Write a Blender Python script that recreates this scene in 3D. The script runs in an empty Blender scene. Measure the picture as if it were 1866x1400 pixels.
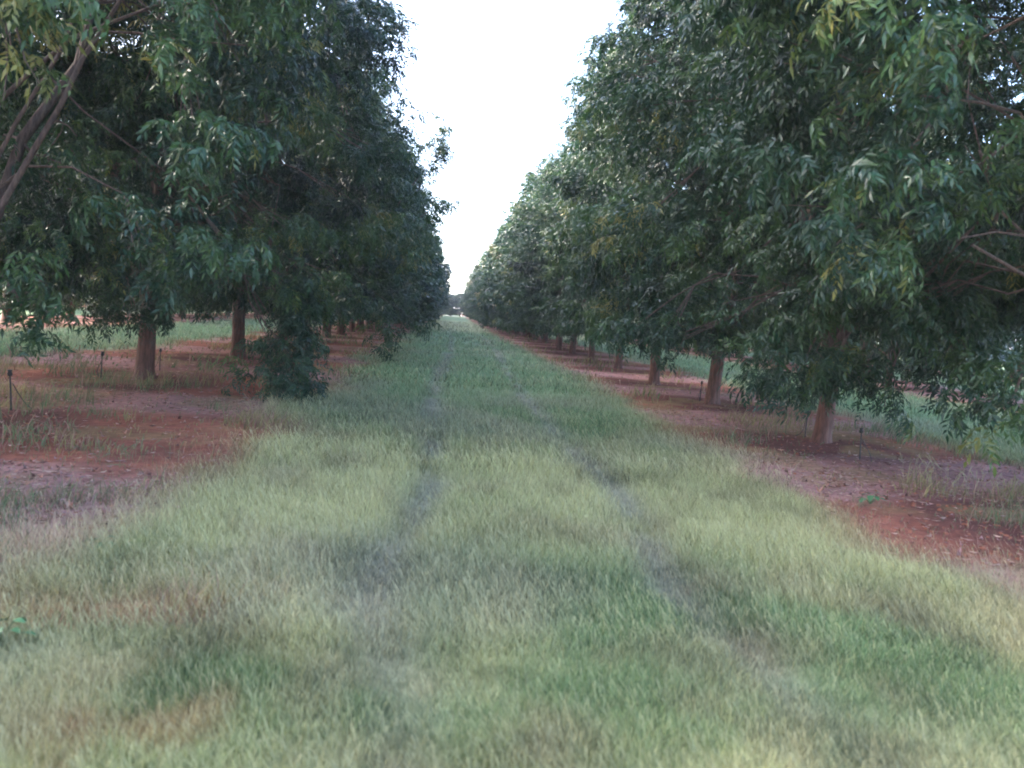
import bpy, math, numpy as np
from mathutils import Matrix, Vector
R = math.radians
rng = np.random.default_rng(7)
scene = bpy.context.scene
COL = scene.collection

# ------------------------------------------------------------------ camera maths
F = 1402.0; W, H = 1866.0, 1400.0
ROLL = R(4.0); VPX, VPY = 822.0, 565.0; CAMH = 1.5
cr, sr = math.cos(ROLL), math.sin(ROLL)
_vx, _vy = VPX-W/2, VPY-H/2
_ux, _uy = _vx*cr+_vy*sr, -_vx*sr+_vy*cr
YAW = math.atan2(-_ux, F); PITCH = math.atan2(_uy, math.hypot(F, _ux))
CAMR = Matrix.Rotation(-YAW, 3, 'Z') @ Matrix.Rotation(math.pi/2+PITCH, 3, 'X') @ Matrix.Rotation(ROLL, 3, 'Z')
CM = np.array(CAMR)
def ray(px, py): return CM@np.array([(px-W/2)/F, -(py-H/2)/F, -1.0])
def at(px, py, d):
    """world point seen near photo pixel (px,py) at depth d along the lane"""
    r = ray(px, py); return np.array([0, 0, CAMH]) + r*d/r[1]
def ground_at(px, py):
    r = ray(px, py); t = -CAMH/r[2]
    return r[0]*t, r[1]*t
def to_px(p):
    q = CM.T@(np.asarray(p, float)-[0, 0, CAMH]); return W/2-q[0]/q[2]*F, H/2+q[1]/q[2]*F

# ------------------------------------------------------------------ noise
def _hash(ix, iy, seed):
    n = (ix.astype(np.int64)*374761393 + iy.astype(np.int64)*668265263 + seed*144665) & 0xffffffff
    n = ((n ^ (n >> 13))*1274126177) & 0xffffffff
    n = n ^ (n >> 16)
    return (n & 0xffff)/65535.0
def vn(x, y, s, seed=0):
    x = np.asarray(x, float)/s; y = np.asarray(y, float)/s
    ix, iy = np.floor(x), np.floor(y); fx, fy = x-ix, y-iy
    fx = fx*fx*(3-2*fx); fy = fy*fy*(3-2*fy)
    a = _hash(ix, iy, seed); b = _hash(ix+1, iy, seed); c = _hash(ix, iy+1, seed); d = _hash(ix+1, iy+1, seed)
    return (a*(1-fx)+b*fx)*(1-fy) + (c*(1-fx)+d*fx)*fy
def fbm(x, y, s, seed=0, o=4):
    t = 0; w = 0; a = 1.0
    for k in range(o):
        t = t + a*vn(x, y, s/2**k, seed+k*17); w += a; a *= .5
    return t/w
def ss(a, b, x):
    t = np.clip((x-a)/(b-a), 0, 1); return t*t*(3-2*t)

# ------------------------------------------------------------------ fields of the orchard floor
_tl = [ground_at(*p) for p in ((822,640),(800,680),(787,730),(787,800),(792,880),(745,960),(700,1020),(675,1130),(745,1300))]
_tr = [ground_at(*p) for p in ((905,640),(925,680),(955,725),(1040,820),(1140,910),(1190,1000),(1230,1090),(1390,1225),(1560,1370))]
def lane_tracks(y):
    a = np.array(sorted(_tl, key=lambda q: q[1])); b = np.array(sorted(_tr, key=lambda q: q[1]))
    return np.interp(y, a[:, 1], a[:, 0]), np.interp(y, b[:, 1], b[:, 0])
ROWS = [-25.4, -15.2, -5.1, 5.3, 15.4, 25.6]
def fields(x, y):
    x = np.asarray(x, float); y = np.asarray(y, float)
    wob = (fbm(x, y, 2.2, 3)-.5)*1.7 + (fbm(x, y, .5, 5)-.5)*.7
    soil = np.zeros_like(x)
    for r in ROWS:
        if r == 5.3: a, b = 3.35, 7.3
        elif r == -5.1: a, b = -7.9, -2.2
        else: a, b = r-2.4, r+2.4
        soil = np.maximum(soil, ss(-.45, .45, x-a+wob)*ss(-.45, .45, b-x+wob))
    near = ss(5.6, 3.8, y)
    soil = soil*(1-.72*near*ss(-8, -1, -np.abs(x)))             # grass creeps over the near ends
    # scattered bare spots in the near grass on the left
    bare = ss(.54, .70, fbm(x+3, y, .32, 31, 4))*ss(4.8, 3.6, y)*ss(-.2, -.9, x)
    soil = np.maximum(soil, bare*.45)
    tl, tr = lane_tracks(y)
    tw = .12 + .09*fbm(y, y*0, 2, 41)
    track = np.maximum(np.exp(-((x-tl)/tw)**2), np.exp(-((x-tr)/tw)**2))*ss(.25, .55, fbm(x, y, .9, 51, 3)+.06)
    track = track*(1-soil)*ss(70, 18, y)*(.45+.55*ss(2.4, 4.2, y))
    yellow = ss(4.0, 5.2, y)*ss(10, 6.8, y)*.95 + ss(2.9, 2.2, y)*.5
    yellow = yellow*(.55+.9*fbm(x, y, 1.6, 61, 3))
    yellow = yellow + .5*ss(.58, .72, fbm(x, y, 1.1, 67, 3))*ss(9, 5, y)
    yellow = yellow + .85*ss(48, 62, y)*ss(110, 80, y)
    yellow = yellow + .35*np.exp(-((x-3.3)/.5)**2) + .35*np.exp(-((x+2.1)/.5)**2)
    yellow = np.clip(yellow, 0, 1)
    lush = ss(.42, .62, fbm(x, y, .9, 71, 4))
    return soil, track, yellow, lush
def gz(x, y):
    x = np.asarray(x, float); y = np.asarray(y, float)
    soil, track, _, _ = fields(x, y)
    z = (fbm(x, y, 3.5, 81, 3)-.5)*.07 + (vn(x, y, 21, 83)-.5)*.16*ss(20, 60, y)
    z = z - .035*track + .05*soil*(fbm(x, y, 1.1, 85, 3)-.3) + soil*.035*(fbm(x, y, .35, 87, 3)-.5)
    return z*ss(500, 120, np.abs(y))
def gz1(x, y): return float(gz(np.array([x]), np.array([y]))[0])

C = lambda *v: np.array(v, float)
def mixc(a, b, t):
    t = np.asarray(t)[..., None]; return a*(1-t) + b*t
def soil_parts(x, y):
    n1 = fbm(x, y*1.0, 2.3, 91, 3); n2 = fbm(x*.9, y*.9+9, 1.6, 95, 4); n3 = fbm(x, y, .5, 99, 3)
    wet = 0*x
    for r in (-5.1, 5.3, -15.2, 15.4):
        wet = np.maximum(wet, np.exp(-((x-r)/1.5)**2))
    yo = np.where(x > 0, 10.2, 13.0); pe = np.where(x > 0, 4.35, 5.2)
    ph = .5+.5*np.cos(2*math.pi*(y-yo)/pe)                 # damp, swept soil round each trunk, litter between
    wet = ss(.30, .85, wet*(.35+.55*n1+.55*ph))
    litter = ss(.42, .62, n2*.5+.5*(1-ph))*(1-.6*wet)
    return wet, litter, n3
def ground_color(x, y):
    soil, track, yellow, lush = fields(x, y)
    wet, litter, n3 = soil_parts(x, y)
    red = mixc(C(.225, .074, .050), C(.33, .132, .092), n3)
    red = mixc(red, C(.105, .042, .038), wet*.85)
    red = mixc(red, C(.40, .225, .215), litter*.85)
    red = mixc(red, C(.25, .19, .09), ss(.55, .7, fbm(x, y, .8, 105, 3))*.5)
    g = mixc(C(.205, .225, .115), C(.135, .195, .092), lush)
    g = mixc(g, C(.44, .42, .21), yellow*.85)
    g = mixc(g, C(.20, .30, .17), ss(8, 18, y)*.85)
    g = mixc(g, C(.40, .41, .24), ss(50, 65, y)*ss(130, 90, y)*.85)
    g = mixc(g, C(.21, .21, .165), track*.85)
    g = mixc(g, g*.62, ss(.55, .25, n3)*ss(14, 5, y))
    br = ss(.50, .72, fbm(x, y, .42, 141, 4))*ss(13, 7, y)
    g = mixc(g, C(.27, .20, .14), br*.35)
    g = mixc(g, C(.26, .25, .18), ss(.50, .68, fbm(x, y, 1.9, 151, 3))*.45)
    c = mixc(g, red, soil)
    c = mixc(c, C(.07, .075, .06), ss(178, 184, y)*ss(230, 205, y))    # dark tone painted over the open, sunlit ground across the lane end
    return c, soil

# ------------------------------------------------------------------ helpers
def tag(o, label=None, cat=None, group=None, kind=None):
    if label: o['label'] = label
    if cat: o['category'] = cat
    if group: o['group'] = group
    if kind: o['kind'] = kind
    return o
def mesh_np(name, verts, quads, mats, mat_idx=None, fattr=None, vcol=None, smooth=False, tris=None):
    me = bpy.data.meshes.new(name)
    verts = np.asarray(verts, np.float32); quads = np.asarray(quads, np.int32).reshape(-1, 4)
    nq = len(quads); nt = 0 if tris is None else len(tris)
    me.vertices.add(len(verts)); me.vertices.foreach_set('co', verts.ravel())
    loops = quads.ravel()
    starts = np.arange(nq, dtype=np.int32)*4
    if nt:
        loops = np.concatenate([loops, np.asarray(tris, np.int32).ravel()])
        starts = np.concatenate([starts, nq*4 + np.arange(nt, dtype=np.int32)*3])
    me.loops.add(len(loops)); me.loops.foreach_set('vertex_index', loops.astype(np.int32))
    me.polygons.add(nq+nt); me.polygons.foreach_set('loop_start', starts.astype(np.int32))
    if mat_idx is not None: me.polygons.foreach_set('material_index', np.asarray(mat_idx, np.int32))
    me.polygons.foreach_set('use_smooth', np.full(nq+nt, smooth))
    if fattr is not None:
        a = me.attributes.new('tint', 'FLOAT', 'FACE'); a.data.foreach_set('value', np.asarray(fattr, np.float32))
    if vcol is not None:
        a = me.attributes.new('blade', 'FLOAT_COLOR', 'POINT')
        c4 = np.ones((len(verts), 4), np.float32); c4[:, :3] = vcol
        a.data.foreach_set('color', c4.ravel())
    for m in mats: me.materials.append(m)
    me.update(calc_edges=True)
    return me
def link(name, me, parent=None, loc=None):
    o = bpy.data.objects.new(name, me); COL.objects.link(o)
    if parent: o.parent = parent
    if loc is not None: o.location = loc
    return o

def tubes(paths, sides=6):
    """paths: list of (pts Nx3, radii N) -> verts, quads"""
    V = []; Q = []; n0 = 0
    for pts, rad in paths:
        pts = np.asarray(pts, float); rad = np.asarray(rad, float)
        t = np.gradient(pts, axis=0); t /= np.linalg.norm(t, axis=1)[:, None]+1e-9
        ref = np.array([0, 0, 1.0]) if abs(t[0, 2]) < .9 else np.array([1.0, 0, 0])
        u = np.cross(t, ref); u /= np.linalg.norm(u, axis=1)[:, None]+1e-9
        w = np.cross(t, u)
        a = np.arange(sides)/sides*2*math.pi
        ring = pts[:, None] + rad[:, None, None]*(u[:, None]*np.cos(a)[None, :, None] + w[:, None]*np.sin(a)[None, :, None])
        V.append(ring.reshape(-1, 3))
        for i in range(len(pts)-1):
            b = n0 + i*sides
            k = np.arange(sides); k2 = (k+1) % sides
            Q.append(np.stack([b+k, b+k2, b+sides+k2, b+sides+k], 1))
        n0 += len(pts)*sides
    return np.concatenate(V), np.concatenate(Q)

# ------------------------------------------------------------------ materials
def mat(name):
    m = bpy.data.materials.new(name); m.use_nodes = True
    nt = m.node_tree; nt.nodes.clear()
    return m, nt, nt.nodes.new, nt.links.new
def ramp(nd, stops):
    r = nd('ShaderNodeValToRGB'); e = r.color_ramp.elements
    while len(e) < len(stops): e.new(.5)
    for el, (p, c) in zip(e, stops): el.position = p; el.color = (*c, 1)
    return r

def leaf_material(name, dark, mid, light, yellow):
    m, nt, nd, ln = mat(name)
    out = nd('ShaderNodeOutputMaterial')
    at_ = nd('ShaderNodeAttribute'); at_.attribute_name = 'tint'
    oi = nd('ShaderNodeObjectInfo')
    ad = nd('ShaderNodeMath'); ad.operation = 'MULTIPLY_ADD'; ad.inputs[1].default_value = .12; 
    ln(oi.outputs['Random'], ad.inputs[0]); ln(at_.outputs['Fac'], ad.inputs[2])
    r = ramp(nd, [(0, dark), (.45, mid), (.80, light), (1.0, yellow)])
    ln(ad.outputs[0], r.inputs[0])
    p = nd('ShaderNodeBsdfPrincipled'); p.inputs['Roughness'].default_value = .36
    p.inputs['Specular IOR Level'].default_value = .6
    ln(r.outputs[0], p.inputs['Base Color'])
    t = nd('ShaderNodeBsdfTranslucent')
    hs = nd('ShaderNodeHueSaturation'); hs.inputs['Value'].default_value = 1.1; hs.inputs['Hue'].default_value = .485
    ln(r.outputs[0], hs.inputs['Color']); ln(hs.outputs[0], t.inputs[0])
    mx = nd('ShaderNodeMixShader'); mx.inputs[0].default_value = .28
    ln(p.outputs[0], mx.inputs[1]); ln(t.outputs[0], mx.inputs[2]); ln(mx.outputs[0], out.inputs[0])
    return m
M_LEAF = leaf_material('pecan leaf', (.005, .018, .012), (.016, .054, .024), (.070, .135, .036), (.26, .24, .07))
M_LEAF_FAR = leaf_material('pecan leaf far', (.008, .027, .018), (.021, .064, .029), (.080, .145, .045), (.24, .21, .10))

def bark_material(name, lo, hi, dust):
    m, nt, nd, ln = mat(name)
    out = nd('ShaderNodeOutputMaterial'); p = nd('ShaderNodeBsdfPrincipled'); p.inputs['Roughness'].default_value = .9
    tc = nd('ShaderNodeTexCoord'); mp = nd('ShaderNodeMapping'); mp.inputs['Scale'].default_value = (26, 26, 5)
    ln(tc.outputs['Object'], mp.inputs[0])
    n = nd('ShaderNodeTexNoise'); n.inputs['Scale'].default_value = 1; n.inputs['Detail'].default_value = 6
    ln(mp.outputs[0], n.inputs[0])
    r = ramp(nd, [(.3, lo), (.7, hi)]); ln(n.outputs[0], r.inputs[0])
    last = r.outputs[0]
    if dust:
        sp = nd('ShaderNodeSeparateXYZ'); ln(tc.outputs['Object'], sp.inputs[0])
        n2 = nd('ShaderNodeTexNoise'); n2.inputs['Scale'].default_value = 7; ln(tc.outputs['Object'], n2.inputs[0])
        a = nd('ShaderNodeMath'); a.operation = 'MULTIPLY_ADD'; a.inputs[1].default_value = 1.75; ln(n2.outputs[0], a.inputs[0]); 
        neg = nd('ShaderNodeMath'); neg.operation = 'MULTIPLY'; neg.inputs[1].default_value = -1; ln(sp.outputs[2], neg.inputs[0])
        ln(neg.outputs[0], a.inputs[2])
        rr = ramp(nd, [(.0, (0, 0, 0)), (.35, (.85, .85, .85))]); ln(a.outputs[0], rr.inputs[0])
        mx = nd('ShaderNodeMixRGB'); ln(rr.outputs[0], mx.inputs[0]); ln(last, mx.inputs[1])
        r3 = ramp(nd, [(.3, (.075, .034, .026)), (.7, (.185, .080, .058))]); ln(n.outputs[0], r3.inputs[0]); ln(r3.outputs[0], mx.inputs[2])
        last = mx.outputs[0]
    ln(last, p.inputs['Base Color'])
    b = nd('ShaderNodeBump'); b.inputs['Strength'].default_value = .9; b.inputs['Distance'].default_value = .03
    ln(n.outputs[0], b.inputs['Height']); ln(b.outputs[0], p.inputs['Normal']); ln(p.outputs[0], out.inputs[0])
    return m
M_TRUNK = bark_material('trunk bark with red dust', (.06, .042, .036), (.155, .11, .095), True)
M_LIMB = bark_material('limb bark', (.065, .046, .040), (.165, .115, .098), False)

def simple(name, col, rough=.6, metal=0):
    m, nt, nd, ln = mat(name)
    out = nd('ShaderNodeOutputMaterial'); p = nd('ShaderNodeBsdfPrincipled')
    n = nd('ShaderNodeTexNoise'); n.inputs['Scale'].default_value = 40
    r = ramp(nd, [(.3, tuple(c*.7 for c in col)), (.7, col)]); ln(n.outputs[0], r.inputs[0]); ln(r.outputs[0], p.inputs['Base Color'])
    p.inputs['Roughness'].default_value = rough; p.inputs['Metallic'].default_value = metal
    ln(p.outputs[0], out.inputs[0]); return m
M_PLASTIC = simple('black irrigation plastic', (.02, .019, .02), .5)
M_BROAD = simple('broad weed leaf', (.055, .15, .06), .5)
M_STALK = simple('weed stalk', (.13, .16, .07), .7)
M_CLOD = simple('red clod', (.30, .105, .06), .95)

def blade_material():
    m, nt, nd, ln = mat('grass blades')
    out = nd('ShaderNodeOutputMaterial'); a = nd('ShaderNodeAttribute'); a.attribute_name = 'blade'
    p = nd('ShaderNodeBsdfPrincipled'); p.inputs['Roughness'].default_value = .65; p.inputs['Specular IOR Level'].default_value = .3
    t = nd('ShaderNodeBsdfTranslucent'); mx = nd('ShaderNodeMixShader'); mx.inputs[0].default_value = .35
    ln(a.outputs['Color'], p.inputs['Base Color']); ln(a.outputs['Color'], t.inputs[0])
    ln(p.outputs[0], mx.inputs[1]); ln(t.outputs[0], mx.inputs[2]); ln(mx.outputs[0], out.inputs[0])
    return m
M_BLADE = blade_material()

def ground_material():
    m, nt, nd, ln = mat('orchard floor')
    out = nd('ShaderNodeOutputMaterial'); a = nd('ShaderNodeAttribute'); a.attribute_name = 'blade'
    tc = nd('ShaderNodeTexCoord')
    n = nd('ShaderNodeTexNoise'); n.inputs['Scale'].default_value = 9; n.inputs['Detail'].default_value = 8; n.inputs['Roughness'].default_value = .7
    n2 = nd('ShaderNodeTexNoise'); n2.inputs['Scale'].default_value = 1.3; n2.inputs['Detail'].default_value = 5
    ln(tc.outputs['Object'], n.inputs[0]); ln(tc.outputs['Object'], n2.inputs[0])
    r = ramp(nd, [(.28, (.5, .5, .5)), (.72, (1.35, 1.35, 1.35))]); ln(n.outputs[0], r.inputs[0])
    r2 = ramp(nd, [(.3, (.82, .84, .86)), (.7, (1.14, 1.12, 1.08))]); ln(n2.outputs[0], r2.inputs[0])
    m1 = nd('ShaderNodeMixRGB'); m1.blend_type = 'MULTIPLY'; m1.inputs[0].default_value = .85; ln(a.outputs['Color'], m1.inputs[1]); ln(r.outputs[0], m1.inputs[2])
    m2 = nd('ShaderNodeMixRGB'); m2.blend_type = 'MULTIPLY'; m2.inputs[0].default_value = 1; ln(m1.outputs[0], m2.inputs[1]); ln(r2.outputs[0], m2.inputs[2])
    p = nd('ShaderNodeBsdfPrincipled'); p.inputs['Roughness'].default_value = .95; p.inputs['Specular IOR Level'].default_value = .15
    ln(m2.outputs[0], p.inputs['Base Color'])
    b = nd('ShaderNodeBump'); b.inputs['Strength'].default_value = .8; b.inputs['Distance'].default_value = .04
    ln(n.outputs[0], b.inputs['Height']); ln(b.outputs[0], p.inputs['Normal']); ln(p.outputs[0], out.inputs[0])
    return m
M_GROUND = ground_material()

# ------------------------------------------------------------------ ground
def axis(pos, hi, fine, n):
    """grid lines fine near pos and coarser to hi"""
    u = np.linspace(0, 1, n); return pos*u + (hi-pos)*u**5
gx = np.concatenate([-axis(22, 640, .1, 260)[::-1], axis(22, 640, .1, 260)[1:]])
gy = np.concatenate([-axis(8, 300, .1, 40)[::-1], np.linspace(0, 30, 360)[1:], 30+axis(60, 820, .1, 260)[1:]])
GX, GY = np.meshgrid(gx, gy); sh = GX.shape
fx_, fy_ = GX.ravel(), GY.ravel()
cgr, _ = ground_color(fx_, fy_)
vg = np.stack([fx_, fy_, gz(fx_, fy_)], 1)
i = np.arange(sh[0]-1)[:, None]*sh[1] + np.arange(sh[1]-1)[None, :]
q = np.stack([i, i+1, i+1+sh[1], i+sh[1]], -1).reshape(-1, 4)
g = link('ground', mesh_np('ground', vg, q, [M_GROUND], vcol=cgr, smooth=True)); tag(g, kind='structure')

# ------------------------------------------------------------------ grass
def sample_view(n, d0, d1, power=0.0, xpad=1.25, xlim=1e9):
    """points on the floor spread through the wedge the lane camera overlooks"""
    d = d0*(d1/d0)**rng.random(n) if power else np.sqrt(rng.random(n)*(d1*d1-d0*d0)+d0*d0)
    x = rng.uniform(-.70, .86, n)*d*xpad
    k = np.abs(x) < xlim
    return x[k], d[k]
def blades(x, y, h, w, lean, col, tip, seed, zoff=0, headf=None):
    """each blade: two quads, bent; returns verts quads colours"""
    r = np.random.default_rng(seed); n = len(x)
    z = gz(x, y)+zoff
    a = r.uniform(0, 2*math.pi, n); la = r.normal(.5, 1.6, n) if headf is None else r.normal(2.7, .8, n)
    dx, dy = np.cos(a)*w/2, np.sin(a)*w/2
    lx, ly = np.cos(la)*lean*h, np.sin(la)*lean*h
    hz = h*np.sqrt(np.clip(1-lean**2*.6, .2, 1))
    V = np.empty((n, 6, 3), np.float32)
    for k, (s, f, t) in enumerate(((1, 0, 0), (-1, 0, 0), (-.8, .35, .55), (.8, .35, .55), (.25, 1, 1), (-.25, 1, 1))):
        V[:, k, 0] = x + s*dx + f*lx; V[:, k, 1] = y + s*dy + f*ly; V[:, k, 2] = z + t*hz - (.01 if k < 2 else 0)
    if headf is not None:     # seed heads: widened top
        for k, s in ((4, .7), (5, -.7)):
            V[:, k, 0] += s*dx*headf; V[:, k, 1] += s*dy*headf
    b = np.arange(n)[:, None]*6
    Q = np.concatenate([b+np.array([[0, 1, 2, 3]]), b+np.array([[3, 2, 5, 4]])], 1).reshape(-1, 4)
    Cc = np.empty((n, 6, 3), np.float32)
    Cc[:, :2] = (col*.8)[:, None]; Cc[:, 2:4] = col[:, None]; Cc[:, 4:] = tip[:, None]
    return V.reshape(-1, 3), Q, Cc.reshape(-1, 3)
def build_grass(name, sets, label, cat):
    V = []; Q = []; Cc = []; n = 0
    for v, q_, c in sets: V.append(v); Q.append(q_+n); Cc.append(c); n += len(v)
    o = link(name, mesh_np(name, np.concatenate(V), np.concatenate(Q), [M_BLADE], vcol=np.concatenate(Cc)))
    tag(o, label, cat, kind='stuff'); return o
sets = []; wsets = []
BANDS = [  # count, d0, d1, blade height, width
    (190000, 1.5, 3.2, .060, .0024),
    (240000, 3.2, 7.0, .075, .0034),
    (200000, 7.0, 15.0, .09, .007),
    (130000, 15.0, 34.0, .11, .020),
    (60000, 34.0, 100.0, .13, .05)]
for bi, (n, d0, d1, bh, bw) in enumerate(BANDS):
    x, y = sample_view(n, d0, d1, power=1, xlim=40)
    soil, track, yellow, lush = fields(x, y)
    dens = (1-soil)*(1-.4*track)*(.55+.45*lush)*(1-.5*ss(.52, .68, fbm(x, y, .55, 141, 4)))
    keep = rng.random(len(x)) < dens
    x, y, yellow, lush, track = x[keep], y[keep], yellow[keep], lush[keep], track[keep]
    m = len(x)
    h = bh*rng.uniform(.5, 1.35, m)*(.35+.75*fbm(x, y, .6, 111, 3)+.6*vn(x, y, .16, 113)+.15*yellow)*(1-.5*track)
    base, _ = ground_color(x, y)
    col = base*rng.uniform(.75, 1.45, m)[:, None]*np.array([1.0, 1.06, 1.0])
    dry = rng.random(m) < (.10+.22*yellow)
    col[dry] = col[dry]*.4 + np.array([.30, .27, .14])*.75
    dk = rng.random(m) < .22
    col[dk] *= .45
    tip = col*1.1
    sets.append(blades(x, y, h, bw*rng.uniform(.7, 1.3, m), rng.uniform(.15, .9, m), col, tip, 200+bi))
    # pale seed stems above the sward
    sn = int(n*.32); x, y = sample_view(sn, d0, d1, power=1, xlim=14)
    soil, track, yellow, lush = fields(x, y)
    keep = rng.random(len(x)) < (1-soil)*(1-.6*track)*(.45+.55*yellow)
    x, y = x[keep], y[keep]; m = len(x)
    base, _ = ground_color(x, y)
    col = base*1.1; tip = base*.5+np.array([.34, .33, .19])*rng.uniform(.5, 1.3, m)[:, None]
    sets.append(blades(x, y, rng.uniform(1.1, 2.3, m)*bh, np.full(m, bw*.45), rng.uniform(.25, .8, m), col, tip, 300+bi, headf=1.6))
    # sparse weeds on the bare strips
    wn = int(n*.34); x, y = sample_view(wn, d0, d1, power=1, xlim=11)
    soil, track, _, _ = fields(x, y); wet, litter, n3 = soil_parts(x, y)
    cl = ss(.50, .66, fbm(x, y, 1.0, 121, 3))
    keep = rng.random(len(x)) < soil*(.10+.9*cl)*(1-.6*wet)
    x, y, cl = x[keep], y[keep], cl[keep]; m = len(x)
    gcol = np.where((vn(x, y, 1.5, 131) > .5)[:, None], np.array([.25, .22, .10]), np.array([.13, .175, .085]))
    col = gcol*rng.uniform(.6, 1.4, m)[:, None]
    red = rng.random(m) < .3; col[red] = np.array([.32, .19, .15])*rng.uniform(.6, 1.2, red.sum())[:, None]
    wsets.append(blades(x, y, (.04+.11*cl)*rng.uniform(.5, 1.5, m)*(1+.02*y), bw*rng.uniform(.9, 1.6, m), rng.uniform(.2, .95, m), col, col*1.15, 400+bi))
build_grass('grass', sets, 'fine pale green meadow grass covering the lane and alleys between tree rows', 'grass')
build_grass('weeds', wsets, 'thin dry and green weeds scattered over the bare red soil strips', 'weeds')

# fallen leaf litter on the red strips
x, y = sample_view(60000, 3.0, 26, power=1, xlim=9.5)
soil, _, _, _ = fields(x, y); wet, litter, _ = soil_parts(x, y)
k = rng.random(len(x)) < soil*(.18+.8*litter)*(y > 4.8)
x, y = x[k], y[k]; m = len(x); z = gz(x, y)+.006
a = rng.uniform(0, 6.28, m); L = rng.uniform(.015, .04, m)*(1+y*.03); tl_ = rng.normal(0, .45, (m, 2))
V = np.empty((m, 4, 3), np.float32)
for kk, (u, v) in enumerate(((-1, 0), (0, .35), (1, 0), (0, -.35))):
    px = (u*np.cos(a)-v*np.sin(a))*L; py = (u*np.sin(a)+v*np.cos(a))*L
    V[:, kk, 0] = x+px; V[:, kk, 1] = y+py; V[:, kk, 2] = z+np.abs(px*tl_[:, 0]+py*tl_[:, 1])+.004
pal = np.array([[.36, .22, .19], [.44, .30, .24], [.22, .11, .08], [.12, .055, .045], [.40, .20, .14], [.34, .21, .21]])
Cl = pal[rng.integers(0, 6, m)]*rng.uniform(.7, 1.25, m)[:, None]
lt = link('leaf_litter', mesh_np('leaf_litter', V.reshape(-1, 3), np.arange(m*4).reshape(-1, 4), [M_BLADE], vcol=np.repeat(Cl, 4, 0)))
tag(lt, 'dry brown and mauve fallen leaves strewn on the red soil strips', 'leaf litter', kind='stuff')

# soil clods
import bmesh
bm = bmesh.new(); bmesh.ops.create_icosphere(bm, subdivisions=1, radius=1)
iv = np.array([v.co[:] for v in bm.verts]); itri = np.array([[v.index for v in f.verts] for f in bm.faces]); bm.free()
x, y = sample_view(9000, 3.2, 15, power=1, xlim=8)
soil, _, _, _ = fields(x, y); wet, litter, _ = soil_parts(x, y)
k = rng.random(len(x)) < (soil > .75)*(1-.8*litter)*.6
x, y = x[k], y[k]; m = len(x)
s = rng.uniform(.006, .024, m)**1.0
V = iv[None]*s[:, None, None]*np.array([1, 1, .6])*rng.uniform(.7, 1.3, (m, len(iv), 1)) + np.stack([x, y, gz(x, y)+.002], 1)[:, None]
T = (itri[None]+np.arange(m)[:, None, None]*len(iv)).reshape(-1, 3)
cl_ = link('soil_clods', mesh_np('soil_clods', V.reshape(-1, 3), np.zeros((0, 4)), [M_CLOD], tris=T))
tag(cl_, 'small crumbly red soil clods lying on the bare strips', 'soil clods', kind='stuff')

# ------------------------------------------------------------------ pecan foliage
def leaflet(base, d, side, ln_, wd, fold, hi):
    """one lanceolate leaflet; d unit dir, side unit perpendicular in blade plane"""
    up = np.cross(d, side)
    mid = base + d*ln_*.5 + up*fold*wd*.5
    tip = base + d*ln_ + np.array([0, 0, -.12*ln_])
    l = base + d*ln_*.42 + side*wd*.5; r_ = base + d*ln_*.42 - side*wd*.5
    if hi: return [base, l, tip, mid, r_], [[0, 1, 2, 3], [0, 3, 2, 4]]
    return [base, l, tip, r_], [[0, 1, 2, 3]]
def unit(v): return v/(np.linalg.norm(v)+1e-9)
def shoot_template(seed, hi, nleaf, pairs, lsc):
    r = np.random.default_rng(seed); V = []; Q = []; T = []
    tw = .34
    for j in range(nleaf):
        f = (j+.6)/nleaf; o = np.array([tw*f, 0, .05*math.sin(f*3)])
        az = j*2.4 + r.uniform(-.4, .4); az = (az+math.pi) % (2*math.pi)-math.pi
        az *= .62                                   # leaves sweep towards the shoot tip
        el = r.uniform(-.35, .55)
        d = np.array([math.cos(az)*math.cos(el), math.sin(az)*math.cos(el), math.sin(el)])
        Lr = r.uniform(.20, .32); p = o.copy(); step = Lr/(pairs+1); tint = r.normal(0, .06)
        for k in range(pairs+1):
            d = unit(d + np.array([0, 0, -.26-.10*k/pairs])); p = p + d*step
            s = unit(np.cross(d, [0, 0, 1.0])); s = unit(s + r.normal(0, .25, 3)); s = unit(s - d*np.dot(s, d))
            if k == pairs: dirs = [d]
            else: dirs = [unit(d*.55+s*.8+[0, 0, -.25]), unit(d*.55-s*.8+[0, 0, -.25])]
            for dd in dirs:
                dd = unit(dd + r.normal(0, .14, 3) + [0, 0, -.12])
                sd = unit(np.cross(dd, unit(np.cross(dd, s)+r.normal(0, .5, 3))))
                ll = r.uniform(.085, .13)*lsc; ww = ll*r.uniform(.27, .36)*(1 if lsc < 1.3 else 1.35)
                vs, qs = leaflet(p, dd, sd, ll, ww, r.uniform(-.5, -.1), hi)
                n = len(V); V += vs; Q += [[n+a_ for a_ in q_] for q_ in qs]; T += [tint+r.normal(0, .035)]*len(qs)
    return np.array(V), np.array(Q), np.array(T)
TPL = {'hi': [shoot_template(10+k, True, 8, 5, .72) for k in range(10)],
       'mid': [shoot_template(40+k, False, 6, 4, 1.0) for k in range(8)],
       'lo': [shoot_template(70+k, False, 5, 2, 1.8) for k in range(6)]}

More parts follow.
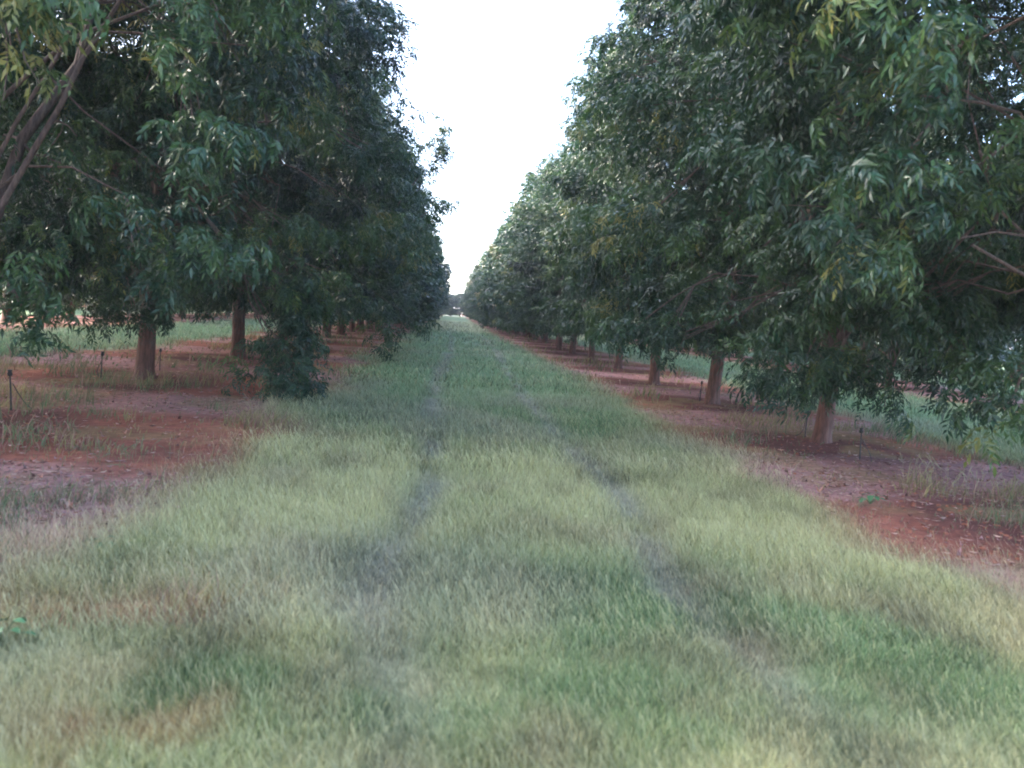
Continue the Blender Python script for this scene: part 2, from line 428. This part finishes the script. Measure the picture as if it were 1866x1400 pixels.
def envelope(th, t, r, rx, ry, lobes):
    """crown radius at azimuth th and height fraction t"""
    prof = np.where(t > .36, np.clip(1-(np.clip(t-.36, 0, 1)/.66)**1.7, 0, 1)**.75, .82+.18*np.sin(np.minimum(t, .36)/.36*math.pi/2))
    lob = 1 + sum(a*np.sin(k*th+p+q_*t*6) for a, k, p, q_ in lobes)
    return prof*lob*rx*ry/np.sqrt((ry*np.cos(th))**2+(rx*np.sin(th))**2)
def crown_mesh(name, seed, tier, rx, ry, zb, zt, nclump, nshoot, droops=(), sprouts=(), reject=None, skirt=True, mats=None):
    r = np.random.default_rng(seed)
    lobes = [(r.uniform(.03, .08), k, r.uniform(0, 6.28), r.uniform(-1, 1)) for k in (2, 3, 5, 7)]
    cl = []                                         # clump: centre, radius, shoots, kind
    nn = 0
    while nn < nclump:
        t = r.random()**.85; th = r.uniform(0, 2*math.pi)
        rad = envelope(th, np.array(t), r, rx, ry, lobes)
        u = .60+.40*r.random()**.55 if r.random() < .84 else r.uniform(.2, .6)
        c = np.array([math.cos(th)*rad*u, math.sin(th)*rad*u, zb+.35+t*(zt-zb-.6)])
        nn += 1
        cl.append((c, r.uniform(.40, .80), nshoot*r.uniform(.6, 1.3), r.normal(.40, .17)))
    if skirt:                                       # drooping outer branch ends
        for k in range(int(nclump*.12)):
            th = r.uniform(0, 2*math.pi); rad = float(envelope(th, np.array(.05), r, rx, ry, lobes))*r.uniform(.75, 1.02)
            c = np.array([math.cos(th)*rad, math.sin(th)*rad, zb+r.uniform(-.12, .3)])
            cl.append((c, r.uniform(.25, .45), nshoot*.35, r.normal(.42, .1)))
    for (c, rr, ns, tt) in droops: cl.append((np.array(c, float), rr, ns, tt))
    P = []; D = []; TT = []; tw = []
    for c, rr, ns, tt in cl:
        ns = max(2, int(ns)); q_ = r.normal(0, 1, (ns, 3)); q_ /= np.linalg.norm(q_, axis=1)[:, None]
        q_ *= (r.random((ns, 1))**.45)*rr*np.array([1.1, 1.1, .85]); p = c+q_
        P.append(p); out = np.array([c[0], c[1], (c[2]-zb-(zt-zb)*.35)*.6]); out = out/(np.linalg.norm(out)+.3)
        D.append(q_/rr*.9+out*.9+r.normal(0, .35, (ns, 3))); 
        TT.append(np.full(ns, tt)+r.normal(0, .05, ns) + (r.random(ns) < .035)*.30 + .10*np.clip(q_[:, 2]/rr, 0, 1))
    for pts, ns in sprouts:                         # long wispy shoots
        pts = np.asarray(pts, float); k = np.linspace(0, 1, ns)*(len(pts)-1)
        i0 = np.minimum(k.astype(int), len(pts)-2); f = (k-i0)[:, None]
        p = pts[i0]*(1-f)+pts[i0+1]*f
        P.append(p+r.normal(0, .05, p.shape)); D.append(unit(pts[-1]-pts[0])*.5+r.normal(0, .7, p.shape)); TT.append(np.full(ns, .45)+r.normal(0, .05, ns))
        tw.append((pts, np.linspace(.022, .006, len(pts))))
    P = np.concatenate(P); D = np.concatenate(D); TT = np.concatenate(TT)
    if reject is not None:
        k = np.array([not reject(p) for p in P]); P, D, TT = P[k], D[k], TT[k]
    yaw = np.arctan2(D[:, 1], D[:, 0]); pit = np.arctan2(D[:, 2], np.hypot(D[:, 0], D[:, 1]))*.6
    sc = r.uniform(.85, 1.2, len(P)); roll = r.normal(0, .5, len(P))
    tp = TPL[tier]; ti = r.integers(0, len(tp), len(P))
    V = []; Q = []; A = []; n = 0
    for k, (tv, tq, tt) in enumerate(tp):
        s_ = np.where(ti == k)[0]
        if not len(s_): continue
        cy, sy = np.cos(yaw[s_]), np.sin(yaw[s_]); cp, sp = np.cos(pit[s_]), np.sin(pit[s_]); c3, s3 = np.cos(roll[s_]), np.sin(roll[s_])
        Rz = np.zeros((len(s_), 3, 3)); Rz[:, 0, 0] = cy; Rz[:, 0, 1] = -sy; Rz[:, 1, 0] = sy; Rz[:, 1, 1] = cy; Rz[:, 2, 2] = 1
        Ry = np.zeros_like(Rz); Ry[:, 0, 0] = cp; Ry[:, 0, 2] = -sp; Ry[:, 2, 0] = sp; Ry[:, 2, 2] = cp; Ry[:, 1, 1] = 1
        Rx = np.zeros_like(Rz); Rx[:, 0, 0] = 1; Rx[:, 1, 1] = c3; Rx[:, 1, 2] = -s3; Rx[:, 2, 1] = s3; Rx[:, 2, 2] = c3
        M = (Rz@Ry@Rx)*sc[s_][:, None, None]
        vv = np.einsum('mij,vj->mvi', M, tv)+P[s_][:, None]
        V.append(vv.reshape(-1, 3)); Q.append((tq[None]+(np.arange(len(s_))*len(tv))[:, None, None]+n).reshape(-1, 4)); n += len(s_)*len(tv)
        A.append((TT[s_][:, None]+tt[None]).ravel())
    nleafq = sum(len(a_) for a_ in A)
    # limbs: main limbs and clump branches
    r2 = np.random.default_rng(seed+5)
    nl = 6; limbs = []
    for k in range(nl):
        th = k*2*math.pi/nl+r2.uniform(-.4, .4); hh = r2.uniform(.45, .85); rr = r2.uniform(.45, .75)*rx*(1.15-hh*.6)
        if k == 0: rr = .5; hh = .9
        z0 = r2.uniform(1.0, 1.5); u = np.linspace(0, 1, 7)
        pts = np.stack([math.cos(th)*rr*u**.8, math.sin(th)*rr*u**.8, z0+(zt*hh-z0)*u**1.1], 1)
        pts[1:-1] += r2.normal(0, .08, (5, 3))
        limbs.append((pts, np.linspace(.075, .018, 7)))
    if tier != 'lo':
        allp = np.concatenate([l[0][1:] for l in limbs])
        for c, rr, ns, tt in cl:
            if r2.random() < .55: continue
            dd = np.linalg.norm((allp-c)*np.array([1, 1, .8]), axis=1)*r2.uniform(.6, 1.5, len(allp)); s0 = allp[np.argmin(dd)]
            u = np.linspace(0, 1, 5)[:, None]; ln_ = np.linalg.norm(c-s0); arch = np.sin(u*math.pi)*.16*ln_
            pts = s0*(1-u)+c*u + arch*np.array([0, 0, 1.0]) + (r2.normal(0, .09, (5, 3))*ln_*.6+r2.normal(0, .12, 3))*np.sin(u*math.pi)
            if reject is not None and reject(pts[3]): continue
            tw.append((pts, np.linspace(.017, .005, 5)))
            if tier == 'hi':
                for _ in range(3):
                    e = c + r2.normal(0, .45, 3)*rr
                    tw.append((np.array([pts[3], (c+e)/2+[0, 0, .03], e]), np.array([.009, .006, .003])))
    if tw:
        tv_, tq_ = tubes(tw, 4 if tier == 'hi' else 3)
        V.append(tv_); Q.append(tq_+n); A.append(np.zeros(len(tq_)))
    V = np.concatenate(V); Q = np.concatenate(Q); A = np.concatenate(A)
    mi = np.zeros(len(Q), np.int32); mi[nleafq:] = 1
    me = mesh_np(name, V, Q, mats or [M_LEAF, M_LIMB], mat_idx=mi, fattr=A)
    return me, limbs
def trunk_mesh(name, seed, rad, top, lean=(0, 0)):
    r = np.random.default_rng(seed); sides = 18; zs = np.array([-.12, 0, .06, .16, .35, .6, .9, 1.2, top])
    pr = np.array([1.6, 1.42, 1.24, 1.1, 1.0, .95, .92, .95, .78])*rad
    a = np.arange(sides)/sides*2*math.pi; V = []
    for z, p in zip(zs, pr):
        fl = 1 + .10*np.sin(3*a+seed)*np.exp(-max(z, 0)*4) + .05*np.sin(2*a+z*2) + r.normal(0, .012, sides)
        V.append(np.stack([np.cos(a)*p*fl+lean[0]*z, np.sin(a)*p*fl+lean[1]*z, np.full(sides, z)], 1))
    V = np.concatenate(V); Q = []
    for k in range(len(zs)-1):
        j = np.arange(sides); j2 = (j+1) % sides; Q.append(np.stack([k*sides+j, k*sides+j2, (k+1)*sides+j2, (k+1)*sides+j], 1))
    return V, np.concatenate(Q)

def add_tree(kind, parts, x, y, rot, scale, label, group=None):
    t = bpy.data.objects.new('pecan_tree', None); COL.objects.link(t)
    t.location = (x, y, gz1(x, y)-.01); t.rotation_euler = (0, 0, rot); t.scale = (scale[0], scale[0], scale[1])
    t.empty_display_size = .5
    tag(t, label, 'tree', group)
    for nm, me in parts: link(nm, me, t)
    return t
def proto(name, seed, tier, rx, ry, zt, nclump, nshoot, lean=(0, 0), trad=.14, zb=1.5, **kw):
    far = tier == 'lo'
    cm, limbs = crown_mesh(name+' crown', seed, tier, rx, ry, zb, zt, nclump, nshoot, mats=[M_LEAF_FAR if far else M_LEAF, M_LIMB], **kw)
    tv, tq = trunk_mesh(name, seed, trad, 1.75, lean)
    parts = []
    if tier == 'hi':
        parts.append(('trunk', mesh_np(name+' trunk', tv, tq, [M_TRUNK], smooth=True)))
        for lp in limbs:
            v, q_ = tubes([lp], 7); parts.append(('limb', mesh_np(name+' limb', v, q_, [M_LIMB], smooth=True)))
        for lp in kw.get('xl', ()): pass
    else:
        lv, lq = tubes(limbs, 5)
        V = np.concatenate([tv, lv]); Q = np.concatenate([tq, lq+len(tv)])
        mi = np.zeros(len(Q), np.int32); mi[len(tq):] = 1
        parts.append(('trunk', mesh_np(name+' trunk', V, Q, [M_TRUNK, M_LIMB], mat_idx=mi, smooth=True)))
    parts.append(('crown', cm))
    return parts

# ---- positions
GR = 'pecan trees of the right row beside the lane'; GL = 'pecan trees of the left row beside the lane'
def rel(px, py, d, base): return at(px, py, d)-np.array([base[0], base[1], 0])
# near left tree (trunk just off the frame): opening through which its limbs show
L0 = (-5.0, 8.3)
def rej_l0(c):
    p = c+np.array([*L0, 0])
    if p[1] < 1: return False
    px, py = to_px(p)
    return -60 < px < 262 and 15 < py < 345 and p[1] < 8.5 and (px > 25 or py > 120)
parts = proto('tree l0', 501, 'hi', 3.4, 3.0, 10.2, 210, 19, zb=1.8, reject=rej_l0,
              droops=[(rel(45, 565, 7.6, L0), .22, 4, .4), (rel(20, 520, 7.4, L0), .35, 8, .5), (rel(60, 50, 5.6, L0), .45, 12, .75), (rel(20, 90, 5.6, L0), .4, 10, .82), (rel(140, 20, 5.8, L0), .4, 10, .6)])
for pts, rd in (([(-40, 235), (10, 175), (60, 130), (130, 72), (190, 48), (290, 10), (350, -60)], .024), ([(-60, 520), (-5, 390), (62, 275), (110, 195), (150, 110), (190, 50), (245, -40), (270, -120)], .033),
                ([(-60, 400), (-15, 310), (28, 228), (70, 160), (105, 105), (125, 62), (150, -20), (160, -90)], .022), ([(88, 232), (105, 222), (125, 232), (140, 250)], .010), ([(185, 60), (250, 62), (330, 75), (450, 85)], .013)):
    P3 = np.array([rel(px, py, 8.0-.06*k, L0) for k, (px, py) in enumerate(pts)])
    v, q_ = tubes([(P3, np.linspace(rd, rd*.5, len(P3)))], 8)
    parts.insert(1, ('limb', mesh_np('tree l0 limb', v, q_, [M_LIMB], smooth=True)))
add_tree('n', parts, *L0, 0, (1, 1), 'nearest pecan tree on the left, bare brown limbs crossing at the upper left corner', GL)

L1 = ground_at(262, 692)
dr = [(rel(510+dx, py, d, L1), rng.uniform(.2, .42), 7, .42) for dx, py, d in ((-20, 600, 12.3), (10, 620, 12.0), (30, 650, 11.9), (-10, 660, 11.8), (-30, 680, 11.6), (20, 690, 11.7), (0, 700, 11.6), (-45, 640, 12.2), (35, 700, 11.5), (15, 560, 12.3), (-10, 530, 12.3), (40, 585, 12.2))]
dr += [(rel(240, 560, 12.0, L1), .25, 6, .45), (rel(215, 580, 12.3, L1), .2, 4, .5), (rel(330, 545, 12.0, L1), .3, 9, .4)]
parts = proto('tree l1', 502, 'hi', 3.35, 2.9, 11.6, 240, 19, droops=dr, lean=(.05, 0), trad=.135)
add_tree('n', parts, *L1, 0, (1, 1), 'dark pecan tree with red dusted trunk, one long branch drooping to the lane grass', GL)

R0 = (5.45, 6.0)
def rej_r0(c):
    p = c+np.array([*R0, 0])
    if p[1] < 1: return False
    px, py = to_px(p)
    return 1715 < px < 1900 and 415 < py < 600 and p[1] < 6.2
parts = proto('tree r0', 503, 'hi', 3.0, 2.8, 10.3, 230, 20, zb=2.0, reject=rej_r0,
              droops=[(rel(1840, 660, 6.2, R0), .2, 5, .45), (rel(1845, 700, 6.2, R0), .12, 4, .45), (rel(1842, 735, 6.1, R0), .1, 3, .5), (rel(1848, 765, 6.1, R0), .06, 2, .5)])
for pts, rd in (([(1770, 452), (1850, 498), (1960, 560)], .018), ([(1750, 440), (1815, 428), (1900, 440)], .012)):
    P3 = np.array([rel(px, py, 5.6+.25*k, R0) for k, (px, py) in enumerate(pts)])
    v, q_ = tubes([(P3, np.linspace(rd*.6, rd, len(P3)))], 7)
    parts.insert(1, ('limb', mesh_np('tree r0 limb', v, q_, [M_LIMB], smooth=True)))
add_tree('n', parts, *R0, 0, (1, 1), 'nearest pecan tree on the right, leafy boughs filling the right edge, trunk out of frame', GR)

R1 = ground_at(1496, 806)
dr = [(rel(px, py, d, R1), .28, 8, .45) for px, py, d in ((1440, 600, 9.6), (1430, 650, 9.5), (1425, 690, 9.4), (1468, 672, 9.5), (1500, 660, 9.4), (1540, 665, 9.4), (1580, 680, 9.3), (1530, 690, 9.5))]
dr += [(rel(1640, 715, 9.0, R1), .08, 2, .4), (rel(1612, 735, 9.0, R1), .05, 1, .4)]
parts = proto('tree r1', 504, 'hi', 2.9, 2.55, 10.6, 220, 19, droops=dr, lean=(.06, 0), trad=.115, zb=1.45)
add_tree('n', parts, *R1, 0, (1, 1), 'pecan tree on the right with the closest visible grey brown trunk, leaning slightly right', GR)

R2 = ground_at(1296, 736)
parts = proto('tree r2', 505, 'hi', 2.65, 2.45, 10.6, 190, 20, lean=(.06, 0), trad=.13)
add_tree('n', parts, *R2, 0, (1, 1), 'second visible trunk from the right, a red brown pecan tree behind the leaning one', GR)

L2 = ground_at(420, 643); L2 = (-5.0, 18.9)
sp = []
base2 = (-5.0, 21.5)
parts_l2 = proto('tree l2', 506, 'mid', 3.3, 3.1, 11.2, 190, 16, lean=(-.03, 0), trad=.15)
add_tree('n', parts_l2, *L2, 0, (1, 1), 'left row pecan tree with a dark trunk standing behind the red dusted trunk', GL)
# the wispy one: shoots into the sky left of the gap
L3 = (-4.9, 23.4)
def wsp(pl, ns): return ([rel(px, py, 22.5, L3) for px, py in pl], ns)
parts_l3 = proto('tree l3', 507, 'mid', 3.7, 3.1, 8.0, 170, 16,
                 droops=[(rel(690, 600, 20.6, L3), .3, 8, .42), (rel(680, 570, 21, L3), .4, 10, .4), (rel(688, 630, 20.3, L3), .2, 4, .4), (rel(755, 585, 21, L3), .3, 7, .42), (rel(700, 420, 21, L3), .9, 25, .5), (rel(745, 400, 21.3, L3), .8, 22, .5)],
                 sprouts=[wsp([(700, 370), (735, 300), (765, 250)], 18), wsp([(720, 380), (780, 300), (808, 225)], 26), wsp([(760, 350), (790, 285), (822, 270)], 14), wsp([(730, 420), (790, 380), (815, 365)], 16), wsp([(700, 330), (725, 265), (730, 240)], 12)])
add_tree('n', parts_l3, *L3, 0, (1, 1), 'left row pecan tree with thin leafy shoots poking up into the white sky gap', GL)
L16 = (-5.3, 14.9)

MID = [proto('pecan mid %d' % k, 600+k, 'mid', 2.85, 2.35, 10.4, 150, 16, lean=((.05, .0), (-.04, .03), (.03, -.03))[k], trad=(.125, .14, .12)[k]) for k in range(3)]
LO = [proto('pecan far %d' % k, 700+k, 'lo', 2.85, 2.4, 10.4, 110, 12, trad=.16, zb=1.0) for k in range(3)]
ORD = ['first', 'second', 'third', 'fourth', 'fifth', 'sixth', 'seventh', 'eighth', 'ninth', 'tenth', 'eleventh', 'twelfth']
# right row continued: trunks where the photo shows them
rp = [ground_at(*p) for p in ((1192, 700), (1126, 672), (1077, 658), (1042, 645), (1018, 638))]
y = rp[-1][1]+4.3
while y < 172: rp.append((5.45+rng.normal(0, .12), y)); y += 4.3
for k, (x, y) in enumerate(rp):
    P_ = MID[(k*2+1) % 3] if y < 42 else LO[k % 3]
    rot = rng.choice([0, math.pi])+rng.uniform(-.25, .25)
    if k < 5:
        lab = ('slim dark red trunk of a pecan tree third from the right along the right row', 'thicker shaded pecan trunk fourth from the right along the right row', 'short orange red pecan trunk fifth from the right along the right row',
               'small red pecan trunk sixth from the right, where the right row gets dense', 'tiny leftmost visible trunk of a pecan tree in the right row')[k]
    elif k < 10: lab = '%s crown along the right row just past its last visible trunk' % ORD[k-5]
    else: lab = 'distant pecan tree blended into the far end of the right row'
    sc_ = rng.uniform(.86, .93) if k < 3 else rng.uniform(.90, 1.05)
    add_tree('m', P_, x, y, rot, (sc_, (1.0, .86, .84, .80, .82)[k] if k < 5 else rng.uniform(.82, .98)), lab, GR)
lp = [(-5.0, 27.6)]
y = 31.9
while y < 172: lp.append((-5.0+rng.normal(0, .12), y)); y += 4.3
for k, (x, y) in enumerate(lp):
    P_ = MID[(k+2) % 3] if y < 42 else LO[(k+1) % 3]
    s = rng.uniform(1.1, 1.25); lab = ('%s crown behind the one with wispy shoots in the left row' % ORD[k]) if k < 5 else 'distant pecan tree blended into the far end of the left row'
    add_tree('m', P_, x, y, rng.choice([0, math.pi])+rng.uniform(-.25, .25), (s*1.04, s*rng.uniform(.70, .84)), lab, GL)
# neighbouring rows, seen under the skirts of the near ones
for side, x0, y0, y1, gname in ((-1, -15.2, 24, 92, 'left'), (1, 15.4, 22.6-4.3, 92, 'right'), (-1, -25.4, 42, 110, 'left'), (1, 25.6, 32, 110, 'right')):
    y = y0; first = True
    while y < y1:
        out = abs(x0) > 20
        xx = x0+rng.normal(0, .15)
        if x0 > 0 and not out and abs(y-22.6) < .5:
            xx, yy = ground_at(1680, 722); lab = 'pecan tree one row further right, its orange trunk showing under the boughs at the right'
            add_tree('m', MID[0], xx, y, .4, (1, 1), lab, 'pecan trees in the neighbouring rows')
        else:
            lab = 'pecan tree %s rows beyond the lane on the %s, glimpsed under nearer crowns' % ('two' if out else 'one or two', gname)
            add_tree('m', LO[int(rng.integers(0, 3))], xx, y, rng.uniform(0, 6.28), (1.0, rng.uniform(.9, 1.0)),
                     ('pecan tree in the outermost %s row, a dim mass low under nearer crowns' if out else 'pecan tree in the neighbouring %s row, its skirt seen under nearer crowns') % gname,
                     'pecan trees in the neighbouring rows')
        y += 4.3
for y in (-6, -1.6, 2.8, 7.2, 11.6, 16, 20.2):  # unseen trees added to keep the sun off the left soil strip
    add_tree('m', LO[int(rng.integers(0, 3))], -15.2, y, rng.uniform(0, 6.28), (1.0, 1.0), 'unseen pecan tree added in the neighbouring left row to shade the left soil strip', 'pecan trees in the neighbouring rows')
# trees across the far end of the lane
for x, y, s in ((-7, 180, .85), (-4.6, 184, .7), (-2.2, 181, .58), (0, 184, .5), (2.2, 181, .52), (4.6, 184, .66), (7.4, 180, .85)):
    add_tree('m', LO[int(rng.integers(0, 3))], x, y, rng.uniform(0, 6), (1.0, s), 'tiny hazy tree closing the far end of the grass lane', 'trees across the end of the lane')

# ------------------------------------------------------------------ irrigation stakes
def stake_meshes():
    v, q_ = tubes([(np.array([[0, 0, -.05], [.002, 0, .15], [0, .003, .33]]), np.array([.008, .0075, .0065]))], 8)
    m1 = mesh_np('stake rod', v, q_, [M_PLASTIC], smooth=True)
    v, q_ = tubes([(np.array([[0, 0, .315], [0, 0, .322], [0, 0, .34], [0, 0, .362], [0, 0, .375], [0, 0, .378]]), np.array([.001, .018, .022, .015, .024, .001]))], 10)
    m2 = mesh_np('sprinkler head', v, q_, [M_PLASTIC], smooth=True)
    u = np.linspace(0, 1, 8)
    v, q_ = tubes([(np.stack([.02+.14*u, .05*np.sin(u*3), .24*(1-u)**1.6+.006], 1), np.full(8, .004))], 6)
    m3 = mesh_np('feed tube', v, q_, [M_PLASTIC], smooth=True)
    return m1, m2, m3
SM = stake_meshes()
for px, py, rz, s, lab in ((20, 752, .5, 1.12, 'black sprinkler stake at the left edge, standing on bare red soil'), (184, 692, 2, 1.05, 'thin black sprinkler stake left of the red dusted trunk'),
                      (291, 676, 4, 1.0, 'short black sprinkler stake just right of the red dusted trunk'), (1467, 797, 3.4, 1.0, 'black sprinkler stake just left of the leaning right trunk'),
                      (1275, 732, 1, 1.0, 'small black sprinkler stake left of the second right trunk'), (1764-198, 842, 5, .95, 'thin sprinkler stake in grass right of the leaning right trunk')):
    x, y = ground_at(px, py)
    t = bpy.data.objects.new('sprinkler_stake', None); COL.objects.link(t); t.location = (x, y, gz1(x, y)); t.rotation_euler = (R(2), R(-2), rz); t.scale = (s*1.15,)*2+(s*1.1,)
    tag(t, lab, 'sprinkler', 'sprinkler stakes beside the trunks')
    for nm, me in zip(('rod', 'sprinkler_head', 'feed_tube'), SM): link(nm, me, t)

# ------------------------------------------------------------------ individual weeds
def broad_weed(seed, nleaf, size, hgt):
    r = np.random.default_rng(seed); V = []; Q = []; n = 0; st = []
    for k in range(nleaf):
        a = k*2.4+r.uniform(-.3, .3); h = hgt*(.35+.65*r.random()); rr = size*r.uniform(.5, 1.1)
        e = np.array([math.cos(a)*rr, math.sin(a)*rr, h]); b = np.zeros(3)
        st.append((np.array([b, e*.5+[0, 0, h*.25], e]), np.array([.004, .003, .002])))
        d = unit(np.array([math.cos(a), math.sin(a), r.uniform(-.5, .1)])); s = unit(np.cross(d, [0, 0, 1])+r.normal(0, .15, 3)); up = np.cross(s, d)
        L = size*r.uniform(.5, .8); Wd = L*.42
        prof = [(0, .1), (.15, .75), (.4, 1), (.7, .75), (.9, .35), (1, .02)]
        for f, w in prof:
            c = e+d*L*f-np.array([0, 0, L*.25*f*f])
            V += [c+s*Wd*w+up*Wd*w*.25, c, c-s*Wd*w+up*Wd*w*.25]
        for j in range(len(prof)-1):
            b0 = n+j*3; Q += [[b0, b0+1, b0+4, b0+3], [b0+1, b0+2, b0+5, b0+4]]
        n += len(prof)*3
    lf = mesh_np('weed foliage', np.array(V), np.array(Q), [M_BROAD], smooth=True)
    v, q_ = tubes(st, 5); return lf, mesh_np('weed stem', v, q_, [M_STALK])
for px, py, seed, nl, sz, hg, lab in ((4, 1180, 1, 14, .075, .12, 'broad leaved green weed growing at the lower left edge beside red soil'),
                                      (182, 1000, 2, 7, .06, .07, 'small bright green leafy weed in the grass at the lower left'),
                                      (1585, 920, 3, 10, .09, .12, 'pale green leafy weed on the dark soil of the right strip')):
    x, y = ground_at(px, py)
    t = bpy.data.objects.new('broadleaf_weed', None); COL.objects.link(t); t.location = (x, y, gz1(x, y)); tag(t, lab, 'weed')
    a_, b_ = broad_weed(seed, nl, sz, hg); link('foliage', a_, t); link('stem', b_, t)
# tall dry grass clump on the right strip
def clump(seed, n, hgt, w, spread):
    r = np.random.default_rng(seed); P = []
    for k in range(n):
        x0, y0 = r.normal(0, spread, 2); l = r.normal(0, .25, 2)*hgt; h = hgt*r.uniform(.5, 1.1)
        P.append((np.array([[x0, y0, -.02], [x0+l[0]*.3, y0+l[1]*.3, h*.55], [x0+l[0], y0+l[1], h*.93], [x0+l[0]*1.15, y0+l[1]*1.15, h]]), np.array([w, w*.8, w*1.9, w*.4])))
    a = np.arange(9)/9*6.283; P.append((np.array([[0, 0, -.05], [0, 0, -.03], [0, 0, -.005]]), np.array([.02, spread*2.6, spread*2.2])))
    v, q_ = tubes(P, 3); return v, q_
M_DRY = simple('dry seed grass', (.34, .29, .16), .8)
for px, py, seed, n, hg, sprd, lab in ((1690, 880, 5, 26, .28, .16, 'tallest tuft of dry yellow seed grass on the right soil strip'),
                                 (1775, 905, 6, 30, .22, .22, 'wide tuft of dry yellow grass near the right edge of the soil strip'),
                                 (205, 835, 8, 40, .16, .22, 'low olive grass tuft on the red soil at the left')):
    x, y = ground_at(px, py)
    v, q_ = clump(seed, n, hg, .0022, sprd)
    o = link('grass_tuft', mesh_np('grass_tuft', v, q_, [M_DRY if n != 40 else M_STALK]), loc=(x, y, gz1(x, y))); tag(o, lab, 'grass tuft')

# ------------------------------------------------------------------ light, sky, camera
SUN_EL, SUN_AZ = R(30), R(-72)       # sky glow low on the left ahead; azimuth from +Y, negative to the left
w = bpy.data.worlds.new('World'); scene.world = w; w.use_nodes = True
nt = w.node_tree; nt.nodes.clear()
sky = nt.nodes.new('ShaderNodeTexSky'); sky.sky_type = 'NISHITA'; sky.sun_disc = False
sky.sun_elevation = SUN_EL; sky.sun_rotation = SUN_AZ
sky.air_density = .8; sky.dust_density = 6.0; sky.ozone_density = .8; sky.altitude = 900
bg = nt.nodes.new('ShaderNodeBackground'); bg.inputs['Strength'].default_value = .14
ow = nt.nodes.new('ShaderNodeOutputWorld'); nt.links.new(sky.outputs[0], bg.inputs[0]); nt.links.new(bg.outputs[0], ow.inputs[0])
sd = bpy.data.lights.new('sun', 'SUN'); sd.energy = 1.4; sd.angle = R(25); sd.color = (1, .93, .85)
so = bpy.data.objects.new('sun', sd); COL.objects.link(so)
dirv = Vector((math.sin(SUN_AZ)*math.cos(R(35)), math.cos(SUN_AZ)*math.cos(R(35)), math.sin(R(35))))
dirv = Vector((math.sin(SUN_AZ)*math.cos(SUN_EL), math.cos(SUN_AZ)*math.cos(SUN_EL), math.sin(SUN_EL)))
so.rotation_euler = dirv.to_track_quat('Z', 'Y').to_euler()

cd = bpy.data.cameras.new('camera'); co = bpy.data.objects.new('camera', cd); COL.objects.link(co); scene.camera = co
cd.sensor_width = 36; cd.lens = F/W*36; cd.clip_end = 3000; cd.clip_start = .05
co.matrix_world = Matrix.Translation((0, 0, CAMH)) @ CAMR.to_4x4()
cd.dof.use_dof = True; cd.dof.focus_distance = 13; cd.dof.aperture_fstop = 2.0

hm = bpy.data.materials.new('evening haze'); hm.use_nodes = True; hn = hm.node_tree; hn.nodes.clear()
hv = hn.nodes.new('ShaderNodeVolumePrincipled'); hv.inputs['Color'].default_value = (.93, .95, 1, 1); hv.inputs['Density'].default_value = .0008
ho = hn.nodes.new('ShaderNodeOutputMaterial'); hn.links.new(hv.outputs[0], ho.inputs['Volume'])
bx = np.array([[x, y, z] for x in (-660, 660) for y in (-320, 840) for z in (-1.6, 16)], float)
hz = link('haze', mesh_np('haze', bx, [[0, 1, 3, 2], [4, 6, 7, 5], [0, 4, 5, 1], [2, 3, 7, 6], [0, 2, 6, 4], [1, 5, 7, 3]], [hm]))
tag(hz, 'thin bluish evening haze along the lane', 'haze', kind='stuff')
scene.render.engine = 'CYCLES'
scene.view_settings.view_transform = 'Standard'; scene.view_settings.look = 'None'; scene.view_settings.exposure = 3.55; scene.view_settings.gamma = 1
cy = scene.cycles; cy.max_bounces = 5; cy.diffuse_bounces = 3; cy.glossy_bounces = 2; cy.transmission_bounces = 3; cy.transparent_max_bounces = 4
cy.use_denoising = True; cy.filter_width = 1.9; cy.caustics_reflective = False; cy.caustics_refractive = False
